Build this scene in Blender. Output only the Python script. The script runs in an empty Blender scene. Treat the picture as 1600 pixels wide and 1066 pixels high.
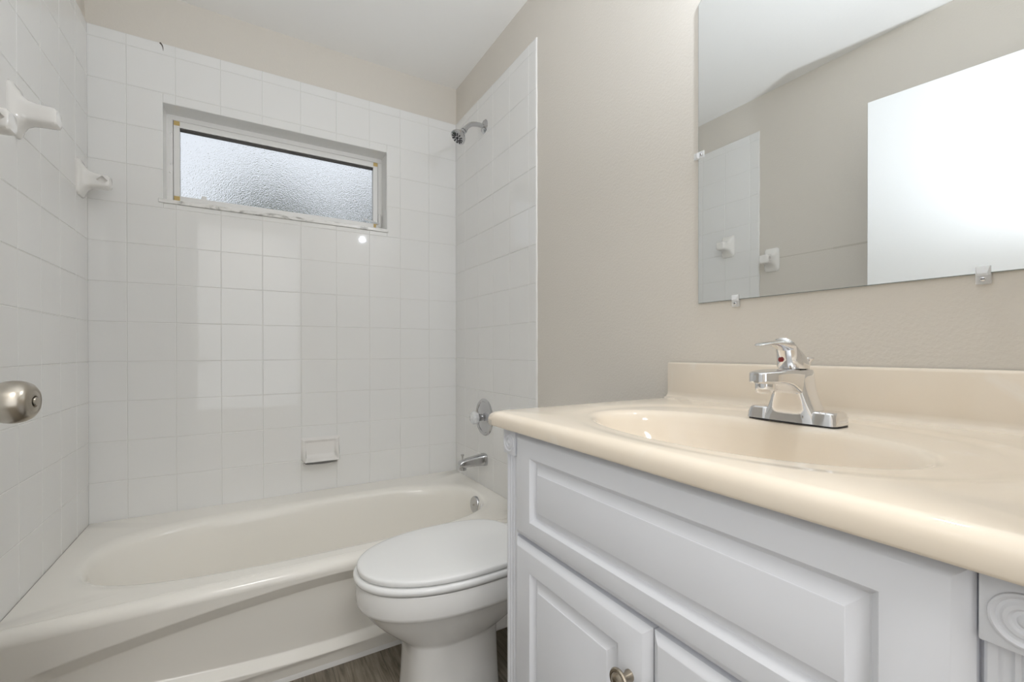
import bpy, bmesh, math, random
from mathutils import Vector, Matrix
random.seed(7)
SC = bpy.context.scene
COL = SC.collection
PI = math.pi

# ------------------------------------------------------------------ camera
CAM = Vector((-0.98, -2.2562, 1.0101))
YAW, PITCH, ROLL = 0.5347, -0.004, -0.0011
fw = Vector((math.sin(YAW), math.cos(YAW), 0)); rt = Vector((math.cos(YAW), -math.sin(YAW), 0)); up = Vector((0, 0, 1))
fw2 = fw * math.cos(PITCH) + up * math.sin(PITCH); up2 = up * math.cos(PITCH) - fw * math.sin(PITCH)
r3 = rt * math.cos(ROLL) + up2 * math.sin(ROLL); u3 = up2 * math.cos(ROLL) - rt * math.sin(ROLL)
cd = bpy.data.cameras.new('camera'); cam = bpy.data.objects.new('camera', cd); COL.objects.link(cam)
cam.matrix_world = Matrix(((r3.x, u3.x, -fw2.x, CAM.x), (r3.y, u3.y, -fw2.y, CAM.y), (r3.z, u3.z, -fw2.z, CAM.z), (0, 0, 0, 1)))
cd.sensor_width = 36; cd.lens = 697.583 / 1600 * 36; cd.shift_y = (551.284 - 533) / 1600; cd.clip_start = 0.02
SC.camera = cam

# ------------------------------------------------------------------ world, lights, exposure
W = bpy.data.worlds.new('sky'); SC.world = W; W.use_nodes = True
bg = W.node_tree.nodes['Background']; bg.inputs[0].default_value = (0.88, 0.93, 1.0, 1); bg.inputs[1].default_value = 0.74

def lamp(name, kind, loc, energy, color=(1, 1, 1), rot=(0, 0, 0), **kw):
    l = bpy.data.lights.new(name, kind); l.energy = energy; l.color = color
    for k, v in kw.items(): setattr(l, k, v)
    o = bpy.data.objects.new(name, l); o.location = loc; o.rotation_euler = rot; COL.objects.link(o); return o
# the photographer's flash head, beside the camera, bounced off the ceiling
COOL = (0.905, 0.975, 1.07)
lamp('bounce_flash', 'SPOT', (-0.93, -2.31, 1.17), 49, COOL, (PI - 0.34, 0, 0), spot_size=math.radians(126), spot_blend=1.0, shadow_soft_size=0.03)
# two added fill lamps in the unseen hall, shining in through the doorway
lamp('hall_fill', 'AREA', (-1.0, -3.42, 1.35), 12, COOL, (PI / 2, 0, 0), shape='RECTANGLE', size=2.2, size_y=1.9)
lamp('hall_ceiling_fill', 'AREA', (-0.95, -2.95, 2.40), 10, (1.0, 0.985, 0.96), (0, 0, 0), shape='DISK', size=0.45)
BULB_E = 450          # brightness of the bulb of the wall light above the mirror
SC.view_settings.view_transform = 'Standard'; SC.view_settings.look = 'None'
SC.view_settings.exposure = 0.39; SC.view_settings.gamma = 1.0; SC.view_settings.use_curve_mapping = False
SC.cycles.max_bounces = 14; SC.cycles.diffuse_bounces = 8; SC.cycles.glossy_bounces = 6; SC.cycles.transmission_bounces = 8
SC.cycles.sample_clamp_indirect = 8

# ------------------------------------------------------------------ materials
def mat(name, col, rough=0.5, metal=0.0, spec=0.5, coat=0.0):
    m = bpy.data.materials.new(name); m.use_nodes = True
    b = m.node_tree.nodes['Principled BSDF']
    b.inputs['Base Color'].default_value = (*col, 1); b.inputs['Roughness'].default_value = rough
    b.inputs['Metallic'].default_value = metal; b.inputs['Specular IOR Level'].default_value = spec
    if coat: b.inputs['Coat Weight'].default_value = coat; b.inputs['Coat Roughness'].default_value = 0.05
    return m
def N(m, t, **kw):
    n = m.node_tree.nodes.new(t)
    for k, v in kw.items():
        if k in n.inputs: n.inputs[k].default_value = v
        else: setattr(n, k, v)
    return n
def L(m, a, ao, b, bi): m.node_tree.links.new(a.outputs[ao], b.inputs[bi])
def bsdf(m): return m.node_tree.nodes['Principled BSDF']
def coords(m, scale=(1, 1, 1)):
    tc = N(m, 'ShaderNodeTexCoord'); mp = N(m, 'ShaderNodeMapping'); mp.inputs['Scale'].default_value = scale
    L(m, tc, 'Object', mp, 'Vector'); return mp
def bump(m, scale, strength, dist=0.002, detail=3, vec=(1, 1, 1)):
    mp = coords(m, vec); n = N(m, 'ShaderNodeTexNoise', Scale=scale, Detail=detail); L(m, mp, 'Vector', n, 'Vector')
    b = N(m, 'ShaderNodeBump', Strength=strength, Distance=dist); L(m, n, 'Fac', b, 'Height'); L(m, b, 'Normal', bsdf(m), 'Normal'); return n
def ramp_col(m, src, stops, out='Base Color'):
    r = N(m, 'ShaderNodeValToRGB'); e = r.color_ramp.elements
    e[0].position, e[0].color = stops[0][0], (*stops[0][1], 1); e[1].position, e[1].color = stops[-1][0], (*stops[-1][1], 1)
    for p_, c_ in stops[1:-1]:
        x = e.new(p_); x.color = (*c_, 1)
    L(m, src, 'Fac', r, 'Fac'); L(m, r, 'Color', bsdf(m), out); return r

M = {}
M['paint'] = mat('wall_paint', (0.70, 0.66, 0.60), 0.55, spec=0.3); bump(M['paint'], 150, 0.4, 0.002, 4)
M['ceiling'] = mat('ceiling_paint', (0.90, 0.89, 0.87), 0.85, spec=0.2); bump(M['ceiling'], 90, 0.15, 0.002, 3)
M['tile'] = mat('glazed_tile', (0.83, 0.825, 0.81), 0.035)
M['grout'] = mat('grout', (0.74, 0.73, 0.70), 0.9, spec=0.2)
M['ceramic'] = mat('glazed_ceramic', (0.84, 0.82, 0.79), 0.10)
M['tub'] = mat('tub_enamel', (0.88, 0.85, 0.79), 0.13)
M['toilet'] = mat('vitreous_china', (0.83, 0.82, 0.80), 0.08)
M['plastic'] = mat('seat_plastic', (0.85, 0.85, 0.84), 0.18)
M['cabinet'] = mat('cabinet_thermofoil', (0.77, 0.78, 0.815), 0.32, spec=0.4)
M['chrome'] = mat('chrome', (0.80, 0.80, 0.81), 0.05, 1.0)
M['darkened_chrome'] = mat('darkened_chrome', (0.56, 0.56, 0.57), 0.12, 1.0)  # base colour darkened to stand in for reflections of a dark doorway
M['nickel'] = mat('brushed_nickel', (0.46, 0.42, 0.36), 0.28, 1.0); bump(M['nickel'], 900, 0.05, 0.0005, 2, (1, 1, 0.05))
M['bronze'] = mat('antique_nickel', (0.40, 0.35, 0.28), 0.25, 1.0)
M['mirror'] = mat('mirror_silver', (0.90, 0.92, 0.92), 0.0, 1.0)
M['mirror_edge'] = mat('mirror_edge_glass', (0.28, 0.33, 0.32), 0.15)
M['door'] = mat('door_paint', (0.80, 0.81, 0.81), 0.38, spec=0.4)
M['alu'] = mat('white_aluminium', (0.87, 0.86, 0.84), 0.35)
M['black'] = mat('black_rubber', (0.02, 0.02, 0.022), 0.5)
M['gap'] = mat('dark_seal', (0.10, 0.095, 0.09), 0.7)
M['tan'] = mat('yellowed_plastic', (0.62, 0.45, 0.17), 0.45)
M['clear'] = mat('clear_plastic', (0.92, 0.93, 0.94), 0.08); bsdf(M['clear']).inputs['Alpha'].default_value = 0.5
M['trim'] = mat('white_trim_paint', (0.84, 0.83, 0.81), 0.35)
M['red'] = mat('red_dot', (0.30, 0.02, 0.02), 0.3)
M['screw'] = mat('dark_screw_slot', (0.05, 0.045, 0.04), 0.5)
M['scuff'] = mat('scuffed_paint', (0.58, 0.54, 0.475), 0.7)
M['chip'] = mat('dark_chip', (0.12, 0.10, 0.08), 0.8)
# cream cultured marble with faint swirls
m = M['marble'] = mat('cultured_marble', (0.85, 0.72, 0.57), 0.055)
mp = coords(m, (1, 1, 1)); w = N(m, 'ShaderNodeTexNoise', Scale=5, Detail=4, Distortion=2.2); L(m, mp, 'Vector', w, 'Vector')
ramp_col(m, w, [(0.35, (0.845, 0.745, 0.615)), (0.62, (0.855, 0.76, 0.635)), (0.75, (0.88, 0.815, 0.72))])
# veined sill
m = M['sill'] = mat('sill_marble', (0.8, 0.8, 0.78), 0.25)
mp = coords(m, (1, 1, 3)); w = N(m, 'ShaderNodeTexNoise', Scale=14, Detail=6, Distortion=1.5); L(m, mp, 'Vector', w, 'Vector')
ramp_col(m, w, [(0.36, (0.45, 0.44, 0.42)), (0.46, (0.76, 0.75, 0.72)), (0.6, (0.84, 0.83, 0.81))])
# wood look vinyl planks
m = M['floor'] = mat('vinyl_plank', (0.2, 0.16, 0.13), 0.42, spec=0.35)
mp = coords(m, (1, 1, 1)); mp.inputs['Rotation'].default_value = (0, 0, PI / 2)
br = N(m, 'ShaderNodeTexBrick', **{'Scale': 1.0, 'Mortar Size': 0.0015, 'Brick Width': 1.2, 'Row Height': 0.15, 'Color1': (0.9, 0.9, 0.9, 1), 'Color2': (1.1, 1.1, 1.1, 1), 'Mortar': (0.7, 0.7, 0.7, 1)})
L(m, mp, 'Vector', br, 'Vector')
mp2 = coords(m, (30, 2.2, 1)); w = N(m, 'ShaderNodeTexNoise', Scale=3.0, Detail=8, Roughness=0.65, Distortion=0.8); L(m, mp2, 'Vector', w, 'Vector')
r = N(m, 'ShaderNodeValToRGB'); e = r.color_ramp.elements
e[0].position, e[0].color = 0.30, (0.115, 0.095, 0.072, 1); e[1].position, e[1].color = 0.72, (0.33, 0.29, 0.23, 1)
L(m, w, 'Fac', r, 'Fac'); mx = N(m, 'ShaderNodeMix', data_type='RGBA', blend_type='MULTIPLY'); mx.inputs[0].default_value = 1
L(m, r, 'Color', mx, 6); L(m, br, 'Color', mx, 7); L(m, mx, 2, bsdf(m), 'Base Color')
# pebbled privacy glass
m = M['glass'] = mat('pebbled_glass', (0.96, 0.97, 0.98), 0.06); bsdf(m).inputs['Transmission Weight'].default_value = 1.0; bsdf(m).inputs['IOR'].default_value = 1.45
bump(m, 230, 0.42, 0.004, 2)
# outdoors
m = M['leaf'] = mat('foliage', (0.05, 0.08, 0.035), 0.6); mp = coords(m); w = N(m, 'ShaderNodeTexNoise', Scale=9, Detail=3); L(m, mp, 'Vector', w, 'Vector')
ramp_col(m, w, [(0.35, (0.03, 0.045, 0.02)), (0.65, (0.11, 0.15, 0.07))])
M['bark'] = mat('bark', (0.09, 0.065, 0.045), 0.9); bump(M['bark'], 40, 0.6, 0.01)
m = M['grass'] = mat('lawn', (0.07, 0.11, 0.04), 0.9); mp = coords(m); w = N(m, 'ShaderNodeTexNoise', Scale=20, Detail=4); L(m, mp, 'Vector', w, 'Vector')
ramp_col(m, w, [(0.3, (0.05, 0.08, 0.03)), (0.7, (0.10, 0.14, 0.06))])

# ------------------------------------------------------------------ helpers
def origin_of(o):
    v = Vector((0, 0, 0))
    while o is not None: v += o.location; o = o.parent
    return v
def link(name, bm, m, parent=None, smooth=40, kind=None, label=None):
    """world-space bmesh -> one mesh object (optionally a child)"""
    bmesh.ops.recalc_face_normals(bm, faces=bm.faces)
    if parent is not None:
        bmesh.ops.translate(bm, verts=bm.verts, vec=-origin_of(parent))
    me = bpy.data.meshes.new(name); bm.to_mesh(me); bm.free()
    me.materials.append(m)
    if smooth:
        me.polygons.foreach_set('use_smooth', [True] * len(me.polygons)); me.set_sharp_from_angle(angle=math.radians(smooth))
    o = bpy.data.objects.new(name, me); COL.objects.link(o)
    if parent is not None: o.parent = parent
    if kind: o['kind'] = kind
    if label: o['label'] = label
    return o
def thing(name, label, cat, loc, group=None):
    o = bpy.data.objects.new(name, None); o.empty_display_size = 0.05; o.location = loc; COL.objects.link(o)
    o['label'] = label; o['category'] = cat
    if group: o['group'] = group
    return o
def tag(o, label, cat, group=None):
    o['label'] = label; o['category'] = cat
    if group: o['group'] = group
    return o
def struct(o): o['kind'] = 'structure'; return o
def copy_tree(o, parent=None):
    c = o.copy(); COL.objects.link(c)
    if parent is not None: c.parent = parent
    for ch in list(o.children): copy_tree(ch, c)
    return c
def new(): return bmesh.new()
def box(bm, x0, x1, y0, y1, z0, z1, bev=0.0, seg=2):
    b2 = bmesh.new(); bmesh.ops.create_cube(b2, size=1)
    for v in b2.verts: v.co = Vector(((x0 + x1) / 2 + v.co.x * (x1 - x0), (y0 + y1) / 2 + v.co.y * (y1 - y0), (z0 + z1) / 2 + v.co.z * (z1 - z0)))
    if bev: bmesh.ops.bevel(b2, geom=list(b2.edges), offset=bev, segments=seg, profile=0.5, affect='EDGES')
    merge(bm, b2)
    return bm
def merge(bm, b2, mtx=None):
    if mtx is not None: bmesh.ops.transform(b2, matrix=mtx, verts=b2.verts)
    me = bpy.data.meshes.new('tmp'); b2.to_mesh(me); b2.free(); bm.from_mesh(me); bpy.data.meshes.remove(me); return bm
def loft(bm, loops, cap0=False, cap1=False, closed=True):
    vs = [[bm.verts.new(p) for p in lp] for lp in loops]
    n = len(vs[0])
    for a, b in zip(vs[:-1], vs[1:]):
        for i in range(n if closed else n - 1):
            j = (i + 1) % n
            bm.faces.new((a[i], a[j], b[j], b[i]))
    if cap0: bm.faces.new(vs[0][::-1])
    if cap1: bm.faces.new(vs[-1])
    return bm
def frame_of(axis):
    a = Vector(axis).normalized(); t = Vector((0, 0, 1)) if abs(a.z) < 0.9 else Vector((0, 1, 0))
    u = t.cross(a).normalized(); return a, u, a.cross(u)
def lathe(bm, origin, axis, prof, n=40):
    """prof: list of (radius, distance along the axis)"""
    a, u, v = frame_of(axis); o = Vector(origin); loops = []
    for r_, d in prof:
        loops.append([o + a * d + (u * math.cos(2 * PI * k / n) + v * math.sin(2 * PI * k / n)) * max(r_, 1e-5) for k in range(n)])
    return loft(bm, loops, True, True)
def tube(bm, pts, rads, n=20):
    pts = [Vector(p) for p in pts]; loops = []; prev = None
    for i, p in enumerate(pts):
        t = (pts[min(i + 1, len(pts) - 1)] - pts[max(i - 1, 0)]).normalized()
        if prev is None: _, u, v = frame_of(t)
        else:
            u = (prev - t * prev.dot(t)).normalized(); v = t.cross(u)
        prev = u; r_ = rads[i] if hasattr(rads, '__len__') else rads
        loops.append([p + (u * math.cos(2 * PI * k / n) + v * math.sin(2 * PI * k / n)) * r_ for k in range(n)])
    return loft(bm, loops, True, True)
def smooth01(t): t = max(0, min(1, t)); return t * t * (3 - 2 * t)
def catmull(pts, k=6):
    P = [Vector(p) for p in pts]; out = []
    for i in range(len(P) - 1):
        p0, p1, p2, p3 = P[max(i - 1, 0)], P[i], P[i + 1], P[min(i + 2, len(P) - 1)]
        for s in range(k):
            t = s / k
            out.append(0.5 * ((2 * p1) + (p2 - p0) * t + (2 * p0 - 5 * p1 + 4 * p2 - p3) * t * t + (3 * p1 - p0 - 3 * p2 + p3) * t ** 3))
    out.append(P[-1]); return out

# ------------------------------------------------------------------ room shell
XL, YF, ZC = -1.4956, -2.235, 2.44
PW = 0.006                                    # painted wall sits a tile's thickness behind the tile face
ZTUB, ZTOP, PITCHT, ZR0 = 0.3598, 2.2446, 0.1537, 0.9704
WX0, WX1, WZ0, WZ1 = -1.270, -0.375, 1.618, 2.009   # window opening

bm = new(); box(bm, -2.4, 0.8, -3.6, 0.25, -0.06, 0.0); struct(link('floor', bm, M['floor'], smooth=0))
bm = new(); box(bm, -2.4, 0.8, -3.6, 0.25, ZC, ZC + 0.06); struct(link('ceiling', bm, M['ceiling'], smooth=0))
bm = new(); box(bm, PW, PW + 0.12, -2.36, 0.25, 0, ZC); wall_right = struct(link('wall_right', bm, M['paint'], smooth=0))
bm = new(); box(bm, XL - PW - 0.12, XL - PW, -2.36, 0.25, 0, ZC); wall_left = struct(link('wall_left', bm, M['paint'], smooth=0))
def holed_wall(bm, y0, y1, xa, xb, hx0, hx1, hz0, hz1):
    if hz0 > 0: box(bm, xa, xb, y0, y1, 0, hz0)
    box(bm, xa, xb, y0, y1, hz1, ZC)
    box(bm, xa, hx0, y0, y1, hz0, hz1); box(bm, hx1, xb, y0, y1, hz0, hz1)
bm = new(); holed_wall(bm, PW, 0.22, XL - PW, PW, WX0 - 0.006, WX1 + 0.006, WZ0 - 0.012, WZ1 + 0.006)
wall_back = struct(link('wall_back', bm, M['paint'], smooth=0))
DX0, DX1, DZ = -1.40, -0.575, 2.062           # doorway in the front wall
bm = new(); holed_wall(bm, YF - 0.12, YF, XL - PW, PW, DX0, DX1, 0, DZ)
wall_front = struct(link('wall_front', bm, M['paint'], smooth=0))
for nm, b in (('wall_hall_back', (-2.4, 0.8, -3.6, -3.5)), ('wall_hall_left', (-2.4, -2.3, -3.5, YF - 0.12)), ('wall_hall_right', (0.7, 0.8, -3.5, YF - 0.12)),
              ('wall_hall_near_left', (-2.3, XL - PW, YF - 0.12, YF - 0.05)), ('wall_hall_near_right', (PW, 0.7, YF - 0.12, YF - 0.05))):
    bm = new(); box(bm, *b, 0, ZC); struct(link(nm, bm, M['paint'], smooth=0))
# door casing on the hall side and jamb lining
bm = new()
box(bm, DX0 - 0.06, DX0, YF - 0.135, YF - 0.12, 0, DZ + 0.06, 0.003); box(bm, DX1, DX1 + 0.06, YF - 0.135, YF - 0.12, 0, DZ + 0.06, 0.003)
box(bm, DX0, DX1, YF - 0.135, YF - 0.12, DZ, DZ + 0.06, 0.003)
struct(link('trim_1', bm, M['trim'], smooth=0))

# ------------------------------------------------------------------ wall tile
def tile_panel(name, parent, place, us, zs, hole=None, round_last=False):
    """place(u, z, h) -> point; h is height above the wall.  Individual pillowed tiles on a grout bed."""
    T, G, Bv = 0.007, 0.0006, 0.0016
    bm = new(); gb = new()
    def quad(b, p): b.faces.new([b.verts.new(q) for q in p])
    for i in range(len(us) - 1):
        for j in range(len(zs) - 1):
            u0, u1, z0, z1 = us[i], us[i + 1], zs[j], zs[j + 1]
            rects = [(u0, u1, z0, z1)]
            if hole:
                a, b_, c, d = hole
                if u1 > a and u0 < b_ and z1 > c and z0 < d:
                    rects = []
                    if u0 < a: rects.append((u0, a, z0, z1))
                    if u1 > b_: rects.append((b_, u1, z0, z1))
                    m0, m1 = max(u0, a), min(u1, b_)
                    if z0 < c: rects.append((m0, m1, z0, c))
                    if z1 > d: rects.append((m0, m1, d, z1))
            t0, t1, t2 = (random.uniform(-0.00022, 0.00022) for _ in range(3))
            for (a0, a1, c0, c1) in rects:
                if a1 - a0 < 0.004 or c1 - c0 < 0.004: continue
                def h(u, z): return T + t0 + t1 * (u - u0) / 0.15 + t2 * (z - z0) / 0.15
                o = [(a0 + G, c0 + G), (a1 - G, c0 + G), (a1 - G, c1 - G), (a0 + G, c1 - G)]
                n_ = [(a0 + G + Bv, c0 + G + Bv), (a1 - G - Bv, c0 + G + Bv), (a1 - G - Bv, c1 - G - Bv), (a0 + G + Bv, c1 - G - Bv)]
                quad_in = [bm.verts.new(place(u, z, h(u, z))) for u, z in n_]
                quad_out = [bm.verts.new(place(u, z, T - 0.0011)) for u, z in o]
                quad_low = [bm.verts.new(place(u, z, 0.001)) for u, z in o]
                bm.faces.new(quad_in)
                for k in range(4):
                    l = (k + 1) % 4
                    bm.faces.new((quad_out[k], quad_out[l], quad_in[l], quad_in[k])); bm.faces.new((quad_low[k], quad_low[l], quad_out[l], quad_out[k]))
                quad(gb, [place(u, z, T - 0.0013) for u, z in ((a0, c0), (a1, c0), (a1, c1), (a0, c1))])
    o = link(name, bm, M['tile'], parent, smooth=0)
    link('grout_bed', gb, M['grout'], parent, smooth=0)
    return o
zs = [ZTUB - 0.004] + [ZR0 - r_ * PITCHT for r_ in (3, 2, 1, 0, -1, -2, -3, -4, -5, -6, -7, -8)] + [ZTOP]
us = [XL - 0.0015] + [-k * PITCHT for k in range(9, 0, -1)] + [0.0015]
tile_panel('tile_surround', wall_back, lambda u, z, h: (u, 0.007 - h, z), us, zs, (WX0, WX1, WZ0 - 0.012, WZ1))
YE = -0.787
side = [YE, -0.7355] + [-0.7355 + k * PITCHT for k in range(1, 5)] + [0.0015]
tile_panel('tile_surround', wall_right, lambda u, z, h: (0.007 - h, u, z), side, zs)
YE2 = -0.800
side2 = [YE2, -0.7485] + [-0.7485 + k * PITCHT for k in range(1, 5)] + [0.0015]
tile_panel('tile_surround', wall_left, lambda u, z, h: (XL - 0.007 + h, u, z), side2, zs)
# window reveal tiles
bm = new()
box(bm, WX0 - 0.005, WX1 + 0.005, 0.002, 0.10, WZ1, WZ1 + 0.006); box(bm, WX0 - 0.006, WX0, 0.002, 0.10, WZ0, WZ1); box(bm, WX1, WX1 + 0.006, 0.002, 0.10, WZ0, WZ1)
link('reveal_tile', bm, M['tile'], wall_back, smooth=0)
# rough caulked edge of the tile on the right and left walls
for wl, x0, x1, ye in ((wall_right, 0.0005, 0.007, YE), (wall_left, XL - 0.007, XL - 0.0005, YE2)):
    bm = new(); pts = []
    for k in range(60):
        z = ZTUB + (ZTOP - ZTUB) * k / 59; pts.append(((x0 + x1) / 2, ye - 0.0005 + random.uniform(-0.0012, 0.0012), z))
    tube(bm, pts, [0.0035 + random.uniform(-0.0008, 0.0008) for _ in pts], 8); link('caulk_edge', bm, M['trim'], wl)
# chip in the top tile row
bm = new()
pts = [(-1.2775, 0.0005, 2.2440), (-1.2715, 0.0005, 2.2370), (-1.2685, 0.0005, 2.2270), (-1.2675, 0.0005, 2.2150)]
tube(bm, catmull(pts, 4), [0.0036 - 0.0030 * k / 12 for k in range(13)], 6); link('tile_chip', bm, M['chip'], wall_back, label='small dark curved chip at the top of the tile')
# scuffed line on the left wall where a towel bar hung
bm = new(); box(bm, XL - PW - 0.001, XL - PW + 0.0006, -1.36, -0.91, 1.5125, 1.5165); box(bm, XL - PW - 0.001, XL - PW + 0.0007, -1.32, -1.17, 1.510, 1.519)
link('scuff_mark', bm, M['scuff'], wall_left, smooth=0)

# ------------------------------------------------------------------ window
win = struct(bpy.data.objects.new('window_1', None)); win.location = (0, 0.1, WZ0); COL.objects.link(win)
FY = 0.10
fx0, fx1, fz0, fz1 = -1.2468, -0.3957, 1.6487, 1.987      # sash outer edge
gx0, gx1, gz0, gz1 = -1.2255, -0.4186, 1.6700, 1.9605     # glass edge
def ring(bm, o, i, y0, y1, bev=0.0):
    (a0, a1, b0, b1), (c0, c1, d0, d1) = o, i
    box(bm, a0, a1, y0, y1, d1, b1, bev); box(bm, a0, a1, y0, y1, b0, d0, bev)
    box(bm, a0, c0, y0, y1, d0, d1, bev); box(bm, c1, a1, y0, y1, d0, d1, bev)
bm = new(); ring(bm, (WX0 - 0.005, WX1 + 0.005, WZ0 - 0.004, WZ1 + 0.005), (fx0 - 0.002, fx1 + 0.002, fz0 - 0.001, fz1 + 0.0015), FY, FY + 0.05, 0.0012)
frame = link('window_frame', bm, M['alu'], win, smooth=0)
bm = new(); ring(bm, (fx0, fx1, fz0, fz1), (gx0, gx1, gz0, gz1), FY - 0.001, FY + 0.03, 0.0010)
sash = link('sash', bm, M['alu'], win, smooth=0)
bm = new(); ring(bm, (fx0 - 0.003, fx1 + 0.003, fz0 - 0.002, fz1 + 0.003), (gx0 - 0.004, gx1 + 0.004, gz0 - 0.004, gz1 + 0.004), FY + 0.031, FY + 0.04)
link('seal', bm, M['gap'], win, smooth=0)
bm = new(); box(bm, gx0, gx1, FY + 0.014, FY + 0.020, gz0, gz1); link('glass_pane', bm, M['glass'], sash, smooth=0)
bm = new(); box(bm, gx0, gx1, FY + 0.004, FY + 0.0135, gz1 - 0.0125, gz1, 0.001); tube(bm, [(gx0, FY + 0.003, gz1 - 0.006), (gx1, FY + 0.003, gz1 - 0.006)], 0.0025, 8)
link('glazing_gasket', bm, M['gap'], sash, label='dark rubber strip along the top of the glass')
for cx, cz in ((fx0, fz1), (fx1, fz1), (fx0, fz0), (fx1, fz0)):
    sx = 1 if cx == fx0 else -1; sz = -1 if cz == fz1 else 1
    bm = new(); box(bm, *sorted((cx + sx * 0.001, cx + sx * 0.0215)), FY - 0.0022, FY + 0.002, *sorted((cz + sz * 0.001, cz + sz * 0.0195)), 0.0006)
    link('corner_key', bm, M['tan'], sash, smooth=0, label='yellowed corner of the sash')
for z in (1.802, 1.766, 1.93):
    bm = new(); lathe(bm, (WX0 + 0.0115 + (0.004 if z > 1.8 else 0), FY, z), (0, -1, 0), [(0.0045, 0), (0.0045, 0.001), (0.003, 0.0022), (0, 0.0024)], 16); link('screw_head', bm, M['alu'], frame)
bm = new(); box(bm, -1.150, -1.132, FY + 0.006, FY + 0.0132, gz0 - 0.001, gz0 + 0.016, 0.001); link('glass_stop', bm, M['alu'], sash, smooth=0)
# latch at the lower right: lever on the frame, clear bar over the sash
bm = new()
box(bm, -0.3945, -0.3795, FY - 0.012, FY + 0.001, 1.652, 1.722, 0.004, 3); box(bm, -0.405, -0.386, FY - 0.008, FY, 1.646, 1.664, 0.002)
latch = link('latch', bm, M['trim'], win, label='white latch lever at the lower right of the window')
bm = new(); tube(bm, catmull([(-0.392, FY - 0.010, 1.668), (-0.42, FY - 0.015, 1.675), (-0.455, FY - 0.013, 1.682), (-0.468, FY - 0.008, 1.690)], 4), 0.0045, 10); link('latch_arm', bm, M['clear'], latch)
bm = new(); box(bm, WX0 - 0.0150, WX1 + 0.0075, -0.006, FY + 0.01, WZ0 - 0.0115, WZ0 + 0.0045, 0.0025)
link('window_sill', bm, M['sill'], win, smooth=0)

# ------------------------------------------------------------------ outdoors beyond the window
bm = new(); box(bm, -8, 8, 0.3, 14, -0.12, -0.06); struct(link('ground', bm, M['grass'], smooth=0))
def tree(x, y, z, r_, label):
    t = thing('garden_tree', label, 'tree', (x, y, -0.06), 'trees beyond the window')
    bm = new(); tube(bm, catmull([(x, y, -0.1), (x + 0.04, y, z * 0.5), (x, y, z)], 5), [0.10 - 0.005 * k for k in range(11)], 12); link('trunk', bm, M['bark'], t)
    bm = new()
    for k in range(260):
        th, ph = random.uniform(0, 2 * PI), math.acos(random.uniform(-1, 1)); rr = r_ * random.uniform(0.55, 1.0)
        c = Vector((x + rr * math.sin(ph) * math.cos(th), y + rr * math.sin(ph) * math.sin(th), z + rr * 0.85 * math.cos(ph)))
        a, b_ = Vector((random.gauss(0, 1), random.gauss(0, 1), random.gauss(0, 1))).normalized(), None
        _, u, v = frame_of(a); s = 0.13 * r_ / 0.8
        q = [c + u * s, c + v * s * 0.6 + a * s * 0.15, c - u * s, c - v * s * 0.6 + a * s * 0.15]
        bm.faces.new([bm.verts.new(p_) for p_ in q])
    b2 = new(); bmesh.ops.create_icosphere(b2, subdivisions=3, radius=r_ * 0.72)
    for v in b2.verts: v.co *= 1 + 0.12 * math.sin(9 * v.co.x / r_ + 4 * v.co.y / r_) * math.cos(8 * v.co.z / r_); v.co.z *= 0.85
    merge(bm, b2, Matrix.Translation((x, y, z))); link('crown', bm, M['leaf'], t, smooth=0)
tree(-0.71, 3.4, 2.36, 0.60, 'dark tree blurred behind the middle of the pebbled window glass')
tree(0.62, 4.2, 2.80, 0.55, 'green tree blurred at the right end of the pebbled window glass')

# ------------------------------------------------------------------ bathtub
tub = thing('bathtub', 'white alcove bathtub with recessed apron between the tiled walls', 'bathtub', (-0.75, -0.4, 0.0))
tcx, tcy = -0.745, -0.415
RX0, RX1, RY0, RY1 = XL - 0.001, 0.001, -0.757, 0.001
angs = [2 * PI * k / 160 for k in range(160)]
for cx, cy in ((RX0, RY0), (RX1, RY0), (RX0, RY1), (RX1, RY1)):
    a = math.atan2(cy - tcy, cx - tcx) % (2 * PI); k = min(range(160), key=lambda i: abs(angs[i] - a)); angs[k] = a
def rect_loop(z, inset=0.0):
    out = []
    for a in angs:
        c, s = math.cos(a), math.sin(a); t = 1e9
        if c > 1e-9: t = min(t, (RX1 - inset - tcx) / c)
        if c < -1e-9: t = min(t, (RX0 + inset - tcx) / c)
        if s > 1e-9: t = min(t, (RY1 - inset - tcy) / s)
        if s < -1e-9: t = min(t, (RY0 + inset - tcy) / s)
        out.append((tcx + c * t, tcy + s * t, z))
    return out
def sup_loop(a_, b_, n_, z, dx=0.0, dy=0.0):
    out = []
    for a in angs:
        c, s = math.cos(a), math.sin(a); r_ = (abs(c / a_) ** n_ + abs(s / b_) ** n_) ** (-1 / n_)
        out.append((tcx + dx + c * r_, tcy + dy + s * r_, z))
    return out
bm = new()
Z = ZTUB
loft(bm, [rect_loop(Z - 0.05), rect_loop(Z - 0.004), rect_loop(Z, 0.004), sup_loop(0.687, 0.300, 3.4, Z), sup_loop(0.674, 0.288, 3.0, Z - 0.0012), sup_loop(0.665, 0.279, 2.9, Z - 0.005),
          sup_loop(0.658, 0.272, 2.8, Z - 0.012), sup_loop(0.652, 0.266, 2.8, Z - 0.024), sup_loop(0.646, 0.261, 2.8, Z - 0.045), sup_loop(0.622, 0.252, 2.8, 0.22, 0.014),
          sup_loop(0.592, 0.241, 2.8, 0.13, 0.030), sup_loop(0.565, 0.224, 2.8, 0.09, 0.034), sup_loop(0.53, 0.200, 2.8, 0.063, 0.04),
          sup_loop(0.46, 0.155, 2.8, 0.050, 0.045), sup_loop(0.3, 0.09, 2.5, 0.046, 0.05), sup_loop(0.1, 0.03, 2, 0.044, 0.05)], False, True)
link('basin', bm, M['tub'], tub, smooth=35)
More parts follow.
